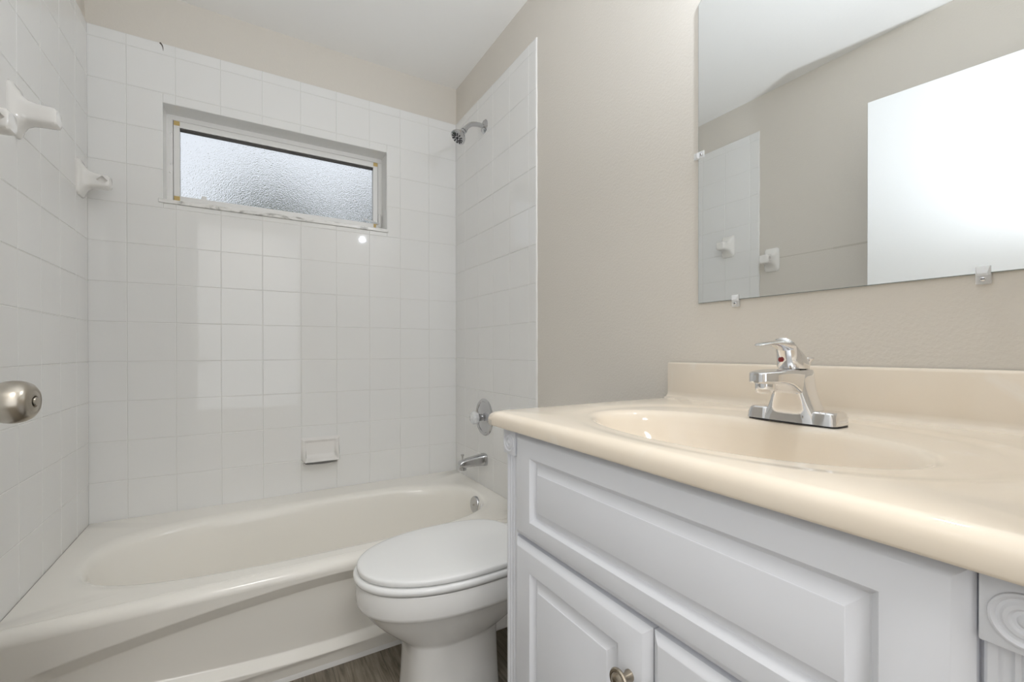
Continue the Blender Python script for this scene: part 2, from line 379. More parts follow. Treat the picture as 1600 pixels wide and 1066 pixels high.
# apron: rolled rim, leaning skirt, shallow lens-shaped recess
def apron_y(x, z):
    y0 = -0.787 + (0.33 - z) * 0.10
    s = (x + 0.74) / 0.67
    zt = 0.318 - 0.072 * abs(s) ** 1.7; zb = 0.066 + 0.065 * abs(s) ** 1.8
    endd = 0.70 - abs(x + 0.74)
    d_t = zt - z; d_b = z - zb
    dt = max(0, min(1, d_t / 0.042)); db = max(0, min(1, d_b / 0.022)); de = smooth01(endd / 0.05)
    y = y0 + 0.030 * dt * db * de
    if z < 0.062: y += 0.020 * smooth01((0.064 - z) / 0.006)
    return y
bm = new(); nx = 240; rows = []
arc = [(-0.757 - 0.030 * math.sin(t * PI / 16), Z - 0.030 + 0.030 * math.cos(t * PI / 16)) for t in range(0, 9)]
xs = [RX0 + (RX1 - RX0) * k / nx for k in range(nx + 1)]
for y, z in arc: rows.append([(x, y, z) for x in xs])
nz = 150
for k in range(1, nz + 1):
    z = (Z - 0.030) * (1 - k / nz); rows.append([(x, apron_y(x, z), z) for x in xs])
loft(bm, rows, closed=False)
link('apron', bm, M['tub'], tub, smooth=60)
bm = new(); lathe(bm, (-0.1020, -0.4435, 0.3180), (-0.99, -0.03, 0.10), [(0.037, -0.006), (0.037, 0.002), (0.035, 0.005), (0.028, 0.0065), (0.010, 0.006), (0, 0.006)], 40)
ov = link('overflow_plate', bm, M['darkened_chrome'], tub, label='round chrome overflow plate')
bm = new(); lathe(bm, (-0.1082, -0.4437, 0.3186), (-0.99, -0.03, 0.10), [(0.004, 0), (0.004, 0.0022), (0, 0.0025)], 12); link('screw', bm, M['nickel'], ov)
# quarter-round at the foot of the apron
bm = new()
prof = [(-0.7145, 0.0)] + [(-0.7145 - 0.024 * math.sin(t * PI / 12), 0.031 * math.cos(t * PI / 12)) for t in range(0, 7)]
loft(bm, [[(x, y, z) for y, z in prof] for x in (RX0, RX1)], True, True); struct(link('trim_2', bm, M['trim']))

# ------------------------------------------------------------------ shower fittings (right wall)
YS = -0.345
sh = thing('showerhead', 'chrome shower head on a curved arm high on the tiled wall', 'shower head', (0, YS, 2.085))
bm = new(); lathe(bm, (0.002, YS, 2.085), (-1, 0, 0), [(0.033, 0), (0.033, 0.002), (0.029, 0.006), (0.016, 0.010), (0.013, 0.012), (0, 0.012)], 40); link('flange', bm, M['darkened_chrome'], sh)
p0 = [(0.0, YS, 2.085), (-0.035, YS, 2.086), (-0.065, YS, 2.080), (-0.088, YS, 2.064), (-0.105, YS, 2.042)]
bm = new(); tube(bm, catmull(p0, 6), 0.0107, 20); link('arm', bm, M['darkened_chrome'], sh)
ax = Vector((-0.62, -0.03, -0.78)).normalized(); c0 = Vector((-0.103, YS, 2.045))
bm = new(); lathe(bm, c0, ax, [(0.013, -0.004), (0.014, 0.0), (0.014, 0.009), (0.011, 0.010), (0.011, 0.014), (0.015, 0.015), (0.015, 0.024), (0.020, 0.029), (0.033, 0.045), (0.037, 0.055), (0.037, 0.061), (0.034, 0.063), (0, 0.063)], 40)
hd = link('head', bm, M['darkened_chrome'], sh)
bm = new(); a_, u_, v_ = frame_of(ax); fc = c0 + ax * 0.0632
for k in range(12):
    t = 2 * PI * k / 12; dr = u_ * math.cos(t) + v_ * math.sin(t); pr = u_ * -math.sin(t) + v_ * math.cos(t)
    q = [fc + dr * 0.011 - pr * 0.0014, fc + dr * 0.011 + pr * 0.0014, fc + dr * 0.029 + pr * 0.0034, fc + dr * 0.029 - pr * 0.0034]
    loft(bm, [[p_ - ax * 0.001 for p_ in q], [p_ + ax * 0.0012 for p_ in q]], True, True)
lathe(bm, fc, ax, [(0.006, -0.001), (0.006, 0.002), (0, 0.0025)], 16)
link('spray_slots', bm, M['black'], hd, smooth=0)

vl = thing('shower_valve', 'round chrome shower valve plate with a clear knob above the tub spout', 'valve', (0, -0.341, 0.692))
o_ = (0.002, -0.341, 0.692)
bm = new(); lathe(bm, o_, (-1, 0, 0), [(0.088, 0), (0.089, 0.003), (0.084, 0.008), (0.076, 0.009), (0.073, 0.006), (0.066, 0.007), (0.055, 0.012), (0.030, 0.016), (0.028, 0.017), (0, 0.017)], 56); link('escutcheon', bm, M['darkened_chrome'], vl)
bm = new(); lathe(bm, o_, (-1, 0, 0), [(0.017, 0.015), (0.017, 0.036), (0.014, 0.037), (0.014, 0.041), (0, 0.041)], 28); link('stem_sleeve', bm, M['darkened_chrome'], vl)
bm = new(); a_, u_, v_ = frame_of((-1, 0, 0)); loops = []
for d, r_ in ((0.040, 0.018), (0.042, 0.026), (0.050, 0.030), (0.062, 0.031), (0.069, 0.028), (0.072, 0.020)):
    loops.append([Vector(o_) + a_ * d + (u_ * math.cos(2 * PI * k / 64) + v_ * math.sin(2 * PI * k / 64)) * r_ * (1 - 0.07 * (0.5 - 0.5 * math.cos(8 * 2 * PI * k / 64))) for k in range(64)])
loft(bm, loops, True, True); kn = link('knob', bm, M['clear'], vl, label='clear acrylic knob')
bm = new(); lathe(bm, o_, (-1, 0, 0), [(0.010, 0.0715), (0.010, 0.0735), (0, 0.074)], 20); link('knob_cap', bm, M['chrome'], kn)

sp = thing('tub_spout', 'chrome tub spout with a pull-up diverter above the bath', 'spout', (0, -0.347, 0.489))
bm = new(); loops = []
for x, hz0, hz1, hy in ((0.002, -0.028, 0.030, 0.029), (-0.012, -0.028, 0.030, 0.029), (-0.020, -0.025, 0.0275, 0.026), (-0.050, -0.024, 0.024, 0.024), (-0.090, -0.024, 0.018, 0.022), (-0.118, -0.026, 0.012, 0.020), (-0.130, -0.026, 0.009, 0.019), (-0.137, -0.023, 0.003, 0.015)):
    zc_, hz = (hz0 + hz1) / 2, (hz1 - hz0) / 2; lp = []
    for k in range(40):
        t = 2 * PI * k / 40; c, s = math.cos(t), math.sin(t); r_ = (abs(c) ** 3.2 + abs(s) ** 3.2) ** (-1 / 3.2)
        lp.append((x, -0.347 + hy * c * r_, 0.489 + zc_ + hz * s * r_))
    loops.append(lp)
loft(bm, loops, True, True)
lathe(bm, (-0.117, -0.347, 0.466), (0, 0, -1), [(0.017, 0), (0.017, 0.012), (0.0145, 0.013), (0, 0.013)], 28)
link('spout_body', bm, M['darkened_chrome'], sp)
bm = new(); lathe(bm, (-0.119, -0.347, 0.499), (0, 0, 1), [(0.003, -0.004), (0.003, 0.010), (0.0045, 0.018), (0.0075, 0.025), (0.0075, 0.028), (0, 0.028)], 20); link('diverter_knob', bm, M['darkened_chrome'], sp)

# ------------------------------------------------------------------ ceramic accessories
sd = thing('soap_dish', 'white ceramic soap dish set into the back wall tile above the tub', 'soap dish', (-0.687, 0, 0.50))
def soap(bm):
    x0, x1 = -0.771, -0.603; nx_, nz_ = 44, 44; zt, zb = 0.609, 0.497
    grid = []
    for j in range(nz_ + 1):
        row = []
        for i in range(nx_ + 1):
            u, v = i / nx_, j / nz_
            dz_ = (1 - v) * (zt - zb); rc = 0.020; ins = rc - math.sqrt(max(0, rc * rc - max(0, rc - dz_) ** 2))
            x, z = x0 + ins + (x1 - x0 - 2 * ins) * u, zt + (zb - zt) * v
            eu = min(u, 1 - u) * (x1 - x0); ev_t = v * (zt - zb); ev_b = (1 - v) * (zt - zb)
            outl = 0.012 + 0.054 * smooth01((v - 0.25) / 0.75)                          # front of the rim grows towards the bottom
            rim = smooth01(min(eu, ev_t, ev_b) / 0.010)
            cav = smooth01((min(eu - 0.012, ev_t - 0.012, ev_b - 0.010)) / 0.012)
            floor_ = 0.004 + 0.030 * smooth01((v - 0.70) / 0.26)
            y = -(outl * (1 - cav) + floor_ * cav) * rim
            row.append((x, y, z))
        grid.append(row)
    loft(bm, grid, closed=False)
    # underside
    loft(bm, [[(x0 + 0.010 + (x1 - x0 - 0.020) * u, -0.001 - 0.058 * math.sin(PI * min(1, max(0, u))) ** 0.25 * s_, zb - 0.006 * s_ + 0.004 - 0.02 * (1 - s_)) for u in [k / 24 for k in range(25)]] for s_ in (0, 0.35, 0.7, 0.9, 1.0)], closed=False)
bm = new(); soap(bm); link('dish', bm, M['ceramic'], sd, smooth=50)

def carve(bm, cutter):
    """bm minus cutter, as a new bmesh"""
    obs = []
    for b_ in (bm, cutter):
        bmesh.ops.recalc_face_normals(b_, faces=b_.faces)
        me = bpy.data.meshes.new('tmp'); b_.to_mesh(me); b_.free(); o = bpy.data.objects.new('tmp', me); COL.objects.link(o); obs.append(o)
    md = obs[0].modifiers.new('cut', 'BOOLEAN'); md.operation = 'DIFFERENCE'; md.object = obs[1]; md.solver = 'EXACT'
    dg = bpy.context.evaluated_depsgraph_get(); ev = obs[0].evaluated_get(dg); me2 = ev.to_mesh(); out = bmesh.new(); out.from_mesh(me2); ev.to_mesh_clear()
    for o in obs:
        me = o.data; bpy.data.objects.remove(o); bpy.data.meshes.remove(me)
    return out

def bracket(y, z, wall_x, mir, label, loc_name='towel_bar_post'):
    """ceramic post: flared square plate, arm out into the room, square socket on the side facing the other post"""
    t = thing(loc_name, label, 'towel bar post', (wall_x, y, z), 'ceramic posts of missing towel bars')
    bm = new(); loops = []
    n = 48
    def rl(x, cz, hy, hz, e):
        lp = []
        for k in range(n):
            a = 2 * PI * k / n; c, s = math.cos(a), math.sin(a); r_ = (abs(c) ** e + abs(s) ** e) ** (-1 / e)
            lp.append((wall_x + x, y + hy * c * r_, z + cz + hz * s * r_))
        return lp
    for x, cz, hy, hz, e in ((-0.002, 0, 0.041, 0.064, 7), (0.004, 0, 0.041, 0.064, 7), (0.008, 0, 0.039, 0.061, 6), (0.013, 0.0, 0.034, 0.050, 5), (0.022, 0.0, 0.029, 0.036, 4.5), (0.034, -0.002, 0.0265, 0.0275, 4.5),
                             (0.050, -0.003, 0.0255, 0.0245, 5), (0.074, -0.003, 0.0255, 0.0235, 5), (0.082, -0.003, 0.0245, 0.0225, 5), (0.086, -0.003, 0.021, 0.019, 4)):
        loops.append(rl(x, cz, hy, hz, e))
    loft(bm, loops, True, True)
    d = 0.0155; cx = wall_x + 0.066; cz = z - 0.002; yy = y - mir * 0.030
    q = [(cx - d, cz), (cx, cz + d), (cx + d, cz), (cx, cz - d)]
    cut = new(); loft(cut, [[(a, yy, b) for a, b in q], [(a, yy + mir * 0.017, b) for a, b in q]], True, True)
    link('post', carve(bm, cut), M['ceramic'], t)
bracket(-0.093, 1.630, XL, 1, 'white ceramic towel bar post on tile beside the window wall corner')
bracket(-0.617, 1.630, XL, -1, 'white ceramic towel bar post nearest the left edge on the tile')
bracket(-0.872, 1.508, XL - PW, 1, 'white ceramic towel bar post on painted wall, seen in the mirror')

# ------------------------------------------------------------------ toilet
TY = -1.0145
toi = thing('toilet', 'white two-piece toilet with closed lid between the tub and the vanity', 'toilet', (-0.40, TY, 0))
def egg(tip, back, hw, z, nb=3.0, wide=-0.45, n=96, nf=2.15):
    """outline: rounded front (towards -x), squarer back"""
    lp = []
    for k in range(n):
        a = 2 * PI * k / n; c, s = math.cos(a), math.sin(a)
        if c < 0: A, e = wide - tip, nf
        else: A, e = back - wide, nb
        r_ = (abs(c) ** e + abs(s) ** e) ** (-1 / e)
        lp.append((wide + A * c * r_, TY + hw * s * r_, z))
    return lp
bm = new()
loft(bm, [egg(-0.700, -0.22, 0.155, 0.384), egg(-0.726, -0.20, 0.176, 0.384), egg(-0.729, -0.20, 0.178, 0.379), egg(-0.729, -0.20, 0.178, 0.330), egg(-0.727, -0.20, 0.1765, 0.323), egg(-0.722, -0.20, 0.172, 0.318), egg(-0.714, -0.21, 0.165, 0.309), egg(-0.697, -0.22, 0.153, 0.285, wide=-.45),
          egg(-0.672, -0.25, 0.138, 0.257, wide=-.45), egg(-0.645, -0.28, 0.123, 0.232, wide=-.46), egg(-0.622, -0.31, 0.111, 0.214, wide=-.46, nf=2.4), egg(-0.605, -0.33, 0.103, 0.205, wide=-.46, nf=2.8), egg(-0.597, -0.325, 0.099, 0.196, wide=-.47, nf=3.2),
          egg(-0.596, -0.325, 0.099, 0.16, wide=-.47, nf=3.4), egg(-0.600, -0.322, 0.101, 0.08, wide=-.47, nf=3.4), egg(-0.606, -0.318, 0.106, 0.0, wide=-.47, nf=3.4)], True, True)
bowl = link('bowl', bm, M['toilet'], toi, smooth=50)
bm = new(); box(bm, -0.40, -0.05, TY - 0.055, TY + 0.055, 0.15, 0.30, 0.02, 3); box(bm, -0.235, -0.05, TY - 0.06, TY + 0.06, 0.0005, 0.30, 0.02, 3); box(bm, -0.30, -0.02, TY - 0.13, TY + 0.13, 0.27, 0.372, 0.02, 3)
link('trapway', bm, M['toilet'], toi)
bm = new()
loft(bm, [egg(-0.60, -0.30, 0.11, 0.3865), egg(-0.726, -0.232, 0.174, 0.3865), egg(-0.734, -0.228, 0.181, 0.390), egg(-0.7365, -0.226, 0.1835, 0.397), egg(-0.7355, -0.227, 0.1825, 0.4025), egg(-0.732, -0.230, 0.179, 0.4062), egg(-0.727, -0.232, 0.174, 0.4075), egg(-0.60, -0.30, 0.11, 0.4078)], True, True)
link('seat', bm, M['plastic'], toi, smooth=60)
bm = new()
loft(bm, [egg(-0.60, -0.30, 0.11, 0.4105), egg(-0.722, -0.230, 0.173, 0.4105), egg(-0.7255, -0.227, 0.1765, 0.4115), egg(-0.7265, -0.225, 0.1775, 0.4135), egg(-0.7268, -0.225, 0.1778, 0.418), egg(-0.7264, -0.2255, 0.1774, 0.4222), egg(-0.7245, -0.227, 0.1755, 0.4250), egg(-0.7195, -0.230, 0.1710, 0.4268), egg(-0.705, -0.243, 0.160, 0.4284), egg(-0.64, -0.30, 0.11, 0.4300), egg(-0.52, -0.40, 0.04, 0.4306)], True, True)
link('lid', bm, M['plastic'], toi, smooth=60)
for s in (-1, 1):
    bm = new(); box(bm, -0.225, -0.185, TY + s * 0.075 - 0.018, TY + s * 0.075 + 0.018, 0.383, 0.418, 0.006, 3); link('hinge', bm, M['plastic'], toi)
bm = new(); box(bm, -0.168, -0.006, TY - 0.163, TY + 0.163, 0.373, 0.68, 0.02, 4); tank = link('tank', bm, M['toilet'], toi)
bm = new(); box(bm, -0.172, -0.004, TY - 0.166, TY + 0.166, 0.681, 0.712, 0.010, 3); link('tank_lid', bm, M['toilet'], toi)
bm = new(); lathe(bm, (-0.168, TY - 0.115, 0.63), (-1, 0, 0), [(0.010, -0.002), (0.010, 0.012), (0, 0.014)], 16); tube(bm, [(-0.178, TY - 0.115, 0.63), (-0.180, TY - 0.085, 0.624), (-0.179, TY - 0.05, 0.618)], [0.006, 0.006, 0.007], 10); link('flush_lever', bm, M['chrome'], toi)

# ------------------------------------------------------------------ vanity cabinet
VY0, VY1 = -1.4755, -2.2005          # cabinet left and right sides
XF = -0.522                           # carcass front
van = thing('vanity_cabinet', 'white vanity cabinet with raised panel doors under the cream sink top', 'cabinet', (-0.27, -1.838, 0))
bm = new(); 
for b_ in ((XF, -0.002, VY1, VY1 + 0.016, 0.09, 0.8575), (XF, -0.002, VY0 - 0.016, VY0, 0.09, 0.8575), (XF, -0.002, VY1 + 0.016, VY0 - 0.016, 0.09, 0.106), (-0.010, -0.002, VY1 + 0.016, VY0 - 0.016, 0.106, 0.8575),
           (XF, XF + 0.018, VY1 + 0.016, VY0 - 0.016, 0.64, 0.8575), (XF, XF + 0.018, VY1 + 0.016, -2.1505, 0.106, 0.64), (XF, XF + 0.018, -1.5225, VY0 - 0.016, 0.106, 0.64)): box(bm, *b_)
box(bm, XF + 0.06, -0.002, VY1 + 0.01, VY0 - 0.01, 0.0, 0.09)
link('carcass', bm, M['cabinet'], van, smooth=0)
def raised_panel(bm, y0, y1, z0, z1, xb, xf, fs, ft, fb):
    """y0 > y1 (left to right), face towards -x at xf, back at xb"""
    def rl(l, r_, t, b, x): return [(x, y0 - l, z1 - t), (x, y1 + r_, z1 - t), (x, y1 + r_, z0 + b), (x, y0 - l, z0 + b)]
    def u(d, x): return rl(d, d, d, d, x)
    def f(d, x): return rl(fs + d, fs + d, ft + d, fb + d, x)
    loops = [u(0, xb), u(0, xf + 0.0085), u(0.0012, xf + 0.0070), u(0.004, xf + 0.0050), u(0.008, xf + 0.0022), u(0.011, xf + 0.0006), u(0.0125, xf), f(-0.0005, xf), f(0.0008, xf + 0.0009), f(0.0075, xf + 0.0092), f(0.0090, xf + 0.0098),
             f(0.0105, xf + 0.0094), f(0.0235, xf + 0.0022), f(0.0242, xf + 0.0012), f(0.0255, xf + 0.0008)]
    loft(bm, loops, True, True); return bm
XD = -0.541
bm = new(); raised_panel(bm, -1.5215, -2.1515, 0.6605, 0.8565, XF, XD, 0.055, 0.042, 0.038); link('drawer_front', bm, M['cabinet'], van, smooth=25)
YM = -1.8575
def door(y0, y1, knob_y):
    bm = new(); raised_panel(bm, y0, y1, 0.105, 0.6535, XF, XD, 0.055, 0.048, 0.048); d = link('door', bm, M['cabinet'], van, smooth=25)
    bm = new(); o = (XD + 0.001, knob_y, 0.5755)
    lathe(bm, o, (-1, 0, 0), [(0.0075, 0), (0.0078, 0.003), (0.0055, 0.007), (0.0055, 0.014), (0.009, 0.017), (0.0155, 0.0195), (0.0160, 0.0215), (0.0148, 0.0235), (0.0118, 0.0242), (0.0112, 0.0236), (0.0100, 0.0250), (0.005, 0.0270), (0, 0.0273)], 40)
    link('knob', bm, M['bronze'], d, label='antique nickel ringed knob')
door(-1.5215, YM + 0.0012, YM + 0.034)
door(YM - 0.0012, -2.1515, YM - 0.034)
def pilaster(y0, y1):
    w_ = y0 - y1; xp = XF - 0.009
    prof = [(XF, y0 - 0.001)] ; ns = 60
    front = []
    for k in range(ns + 1):
        u = k / ns; y = y0 - 0.001 - (w_ - 0.002) * u; d = 0.0
        for c in (0.26, 0.5, 0.74):
            t = (u - c) * w_ / 0.0038
            if abs(t) < 1: d = 0.0028 * math.sqrt(1 - t * t)
        e_ = min(u, 1 - u) * w_
        if e_ < 0.002: d += 0.002 - e_
        front.append((xp + d, y))
    prof = [(XF, y0 - 0.001)] + front + [(XF, y1 + 0.001)]
    bm = new(); loft(bm, [[(x, y, z) for x, y in prof] for z in (0.095, 0.810)], True, True); p_ = link('pilaster', bm, M['cabinet'], van, smooth=30)
    bm = new(); box(bm, XF - 0.016, XF, y1, y0, 0.8070, 0.8560, 0.0012)
    yc, zc_ = (y0 + y1) / 2, 0.8300
    lathe(bm, (XF - 0.0155, yc, zc_), (-1, 0, 0), [(0.0190, -0.003), (0.0190, 0.0002), (0.0182, 0.0022), (0.0168, 0.0026), (0.0152, 0.0016), (0.0142, -0.0002), (0.0130, 0.0002), (0.0110, 0.0020), (0.0085, 0.0022), (0.0066, 0.0002), (0.0055, -0.0004), (0.0044, 0.0010), (0.0024, 0.0024), (0, 0.0027)], 56)
    link('rosette', bm, M['cabinet'], p_, smooth=30)
pilaster(VY0 - 0.0005, -1.5195); pilaster(-2.1535, VY1 + 0.001)

# ------------------------------------------------------------------ vanity top
CY0, CY1, CX0, ZT, ZBm = -1.4445, -2.2325, -0.556, 0.8885, 0.8585
vt = thing('molded_sink', 'cream cultured marble vanity top with molded oval sink and backsplash', 'sink top', (-0.28, -1.838, ZBm))
bcx, bcy = -0.335, -1.818
NA = 192; ang2 = [2 * PI * k / NA for k in range(NA)]
for cx, cy in ((CX0, CY0), (CX0, CY1), (0.004, CY0), (0.004, CY1)):
    a = math.atan2(cy - bcy, cx - bcx) % (2 * PI); k = min(range(NA), key=lambda i: abs(ang2[i] - a)); ang2[k] = a
def crect(z, ins):
    x0, x1, y0, y1 = CX0 + ins, 0.004, CY1 + (0 if ins < 0.0 else min(ins, 0.002)), CY0 - ins; out = []
    for a in ang2:
        c, s = math.cos(a), math.sin(a); t = 1e9
        if c > 1e-9: t = min(t, (x1 - bcx) / c)
        if c < -1e-9: t = min(t, (x0 - bcx) / c)
        if s > 1e-9: t = min(t, (y1 - bcy) / s)
        if s < -1e-9: t = min(t, (y0 - bcy) / s)
        out.append((bcx + c * t, bcy + s * t, z))
    return out
def cell(cx, cy, a_, b_, z, n_=2.0):
    """ellipse about (cx, cy) sampled along the rays from (bcx, bcy)"""
    out = []
    for a in ang2:
        c, s = math.cos(a), math.sin(a); lo, hi = 0.0, 1.5
        for _ in range(40):
            t = (lo + hi) / 2; f_ = abs((bcx + c * t - cx) / a_) ** n_ + abs((bcy + s * t - cy) / b_) ** n_
            if f_ < 1: lo = t
            else: hi = t
        out.append((bcx + c * lo, bcy + s * lo, z))
    return out
bm = new(); R_ = 0.0155
loops = [crect(ZBm, 0.004), crect(ZBm + 0.001, 0.0012), crect(ZBm + 0.004, 0.0), crect(ZT - R_, 0.0)]
for t in range(1, 7): loops.append(crect(ZT - R_ + R_ * math.sin(t * PI / 12), R_ * (1 - math.cos(t * PI / 12))))
loops += [cell(-0.296, -1.832, 0.236, 0.322, ZT, 2.2), cell(-0.296, -1.832, 0.230, 0.314, ZT - 0.0003, 2.2), cell(-0.296, -1.832, 0.220, 0.302, ZT - 0.0016, 2.2), cell(-0.296, -1.832, 0.212, 0.292, ZT - 0.0025, 2.2), cell(-0.296, -1.832, 0.205, 0.286, ZT - 0.0028, 2.2)]
ZD = ZT - 0.0028
for a_, b_, dz in ((0.157, 0.264, 0.0), (0.153, 0.259, 0.0004), (0.149, 0.254, 0.0016), (0.145, 0.249, 0.0042), (0.141, 0.244, 0.009), (0.136, 0.238, 0.019), (0.128, 0.230, 0.040), (0.118, 0.212, 0.066), (0.104, 0.184, 0.092), (0.083, 0.144, 0.113), (0.055, 0.092, 0.126), (0.022, 0.028, 0.130)):
    loops.append(cell(bcx, bcy, a_, b_, ZD - dz, 2.05))
loft(bm, loops, False, True)
slab = link('countertop', bm, M['marble'], vt, smooth=80)
# backsplash with a coved foot
bm = new()
prof = [(0.004, ZT - 0.002), (0.004, 0.9805), (-0.014, 0.9805), (-0.0185, 0.9788), (-0.0205, 0.9745), (-0.0205, ZT + 0.016), (-0.0222, ZT + 0.008), (-0.0265, ZT + 0.0028), (-0.033, ZT + 0.0004), (-0.036, ZT - 0.002)]
def pl(y, k=1.0): return [(x, y, z) for x, z in prof]
def pin(y): return [(x * 0.8, y, z if z < 0.97 else z - 0.003) for x, z in prof]
loft(bm, [pin(CY0 + 0.0005), pl(CY0 - 0.003), pl(CY1)], True, True)
link('backsplash', bm, M['marble'], vt, smooth=50)
bm = new(); lathe(bm, (bcx, bcy, ZD - 0.131), (0, 0, 1), [(0.024, 0), (0.024, 0.003), (0.019, 0.004), (0.018, 0.002), (0.015, 0.007), (0, 0.008)], 32); link('drain', bm, M['chrome'], vt, label='chrome sink drain')

# ------------------------------------------------------------------ faucet
FYc, FZ = -1.838, ZD
fa = thing('faucet', 'chrome single-lever faucet on the back of the cream sink', 'faucet', (-0.158, FYc, FZ))
def rr(cx, cy, hx, hy, z, e=4.0, n=64):
    lp = []
    for k in range(n):
        a = 2 * PI * k / n; c, s = math.cos(a), math.sin(a); r_ = (abs(c) ** e + abs(s) ** e) ** (-1 / e)
        lp.append((cx + hx * c * r_, cy + hy * s * r_, z))
    return lp
bm = new(); loft(bm, [rr(-0.158, FYc, 0.0275, 0.0740, FZ + 0.0002, 5), rr(-0.158, FYc, 0.0275, 0.0740, FZ + 0.003, 5)], True, True); link('gasket', bm, M['black'], fa)
# deck base: ends as tapered blocks, middle sweeping up into the body
for s in (-1, 1):
    yc = FYc + s * 0.0535
    bm = new(); loft(bm, [rr(-0.158, yc, 0.0268, 0.0195, FZ + 0.003, 6), rr(-0.158, yc, 0.0255, 0.0188, FZ + 0.014, 6), rr(-0.158, yc - s * 0.0008, 0.0240, 0.0175, FZ + 0.0215, 5), rr(-0.158, yc - s * 0.0012, 0.0215, 0.0155, FZ + 0.0238, 4), rr(-0.158, yc - s * 0.0012, 0.008, 0.006, FZ + 0.0245, 3)], True, True); link('deck_end', bm, M['chrome'], fa, smooth=35)
bm = new(); loops = []
for z, hy, x0, x1, e in ((0.003, 0.0500, -0.1855, -0.1305, 6), (0.008, 0.0475, -0.1848, -0.1308, 6), (0.016, 0.0430, -0.184, -0.132, 6), (0.026, 0.0380, -0.184, -0.133, 5.5), (0.038, 0.0335, -0.185, -0.134, 5), (0.051, 0.0298, -0.1865, -0.1345, 4.5), (0.064, 0.0274, -0.188, -0.135, 4.2), (0.077, 0.0258, -0.189, -0.135, 4), (0.087, 0.0250, -0.189, -0.1355, 4), (0.0915, 0.0236, -0.187, -0.137, 3.6), (0.093, 0.018, -0.18, -0.145, 3)):
    loops.append(rr((x0 + x1) / 2, FYc, (x1 - x0) / 2, hy, FZ + z, e))
loft(bm, loops, True, True); body = link('body', bm, M['chrome'], fa, smooth=45)
# spout: flat topped arm running forwards, rounded nose, arched underside
bm = new(); loops = []
for x, zb, zt, hy in ((-0.150, 0.046, 0.0922, 0.0247), (-0.180, 0.048, 0.0926, 0.0250), (-0.196, 0.0570, 0.0930, 0.0252), (-0.210, 0.0645, 0.0930, 0.0254), (-0.226, 0.0690, 0.0926, 0.0254), (-0.242, 0.0705, 0.0918, 0.0246), (-0.256, 0.0705, 0.0908, 0.0222), (-0.266, 0.0708, 0.0898, 0.0175), (-0.272, 0.0715, 0.0888, 0.0115), (-0.2745, 0.0725, 0.0878, 0.0050)):
    lp = []; zc_, hz = (zb + zt) / 2, (zt - zb) / 2
    for k in range(48):
        a = 2 * PI * k / 48; c, s = math.cos(a), math.sin(a); r_ = (abs(c) ** 7 + abs(s) ** 7) ** (-1 / 7)
        lp.append((x, FYc + hy * c * r_, FZ + zc_ + hz * s * r_))
    loops.append(lp)
loft(bm, loops, True, True); spo = link('spout', bm, M['chrome'], fa, smooth=45)
bm = new(); lathe(bm, (-0.250, FYc, FZ + 0.0725), (0, 0, -1), [(0.0148, 0), (0.0148, 0.010), (0.0138, 0.016), (0.0128, 0.0175), (0.011, 0.0165), (0, 0.0165)], 36); link('aerator', bm, M['chrome'], spo)
# handle: domed hub leaning into a forward lever
bm = new(); loops = []
hub = [  # centre x, centre z, half length x, half width y, tilt
    (-0.166, 0.0935, 0.0205, 0.0220, 0.0), (-0.166, 0.0985, 0.0230, 0.0240, 0.0), (-0.1672, 0.1065, 0.0225, 0.0230, 0.08), (-0.1705, 0.1150, 0.0225, 0.0215, 0.22), (-0.177, 0.1235, 0.0235, 0.0195, 0.45), (-0.1865, 0.1300, 0.0225, 0.0178, 0.80)]
for cx, cz, hx, hy, tl in hub:
    lp = []
    for k in range(48):
        a = 2 * PI * k / 48; c, s = math.cos(a), math.sin(a); r_ = (abs(c) ** 2.3 + abs(s) ** 2.3) ** (-1 / 2.3)
        lx = hx * c * r_; lp.append((cx + lx * math.cos(tl), FYc + hy * s * r_, FZ + cz - lx * math.sin(tl)))
    loops.append(lp)
for x, z, hy, hz, tl in ((-0.202, 0.1342, 0.0155, 0.0085, 1.15), (-0.218, 0.1362, 0.0135, 0.0054, 1.40), (-0.236, 0.1366, 0.0122, 0.0036, 1.55), (-0.252, 0.1355, 0.0118, 0.0028, 1.65), (-0.265, 0.1338, 0.0096, 0.0022, 1.70), (-0.2700, 0.1330, 0.0050, 0.0012, 1.70)):
    lp = []
    for k in range(48):
        a = 2 * PI * k / 48; c, s = math.cos(a), math.sin(a); r_ = (abs(c) ** 2.3 + abs(s) ** 2.3) ** (-1 / 2.3)
        lx = hz * c * r_; lp.append((x + lx * math.cos(tl), FYc + hy * s * r_, FZ + z - lx * math.sin(tl)))
    loops.append(lp)
loft(bm, loops, True, True); han = link('handle', bm, M['chrome'], fa, smooth=60)
bm = new(); lathe(bm, (-0.1912, FYc + 0.0075, FZ + 0.1090), (-0.93, 0.36, 0.05), [(0.0040, -0.003), (0.0040, 0.0009), (0, 0.0015)], 20); link('hot_marker', bm, M['red'], han, label='dark red hot marker dot')
bm = new(); lathe(bm, (-0.123, FYc - 0.003, FZ + 0.045), (0, 0, 1), [(0.0030, 0), (0.0030, 0.050), (0.0045, 0.054), (0.0052, 0.059), (0.0095, 0.0635), (0.0102, 0.0655), (0.0095, 0.0672), (0, 0.0680)], 20); link('lift_rod', bm, M['chrome'], fa)

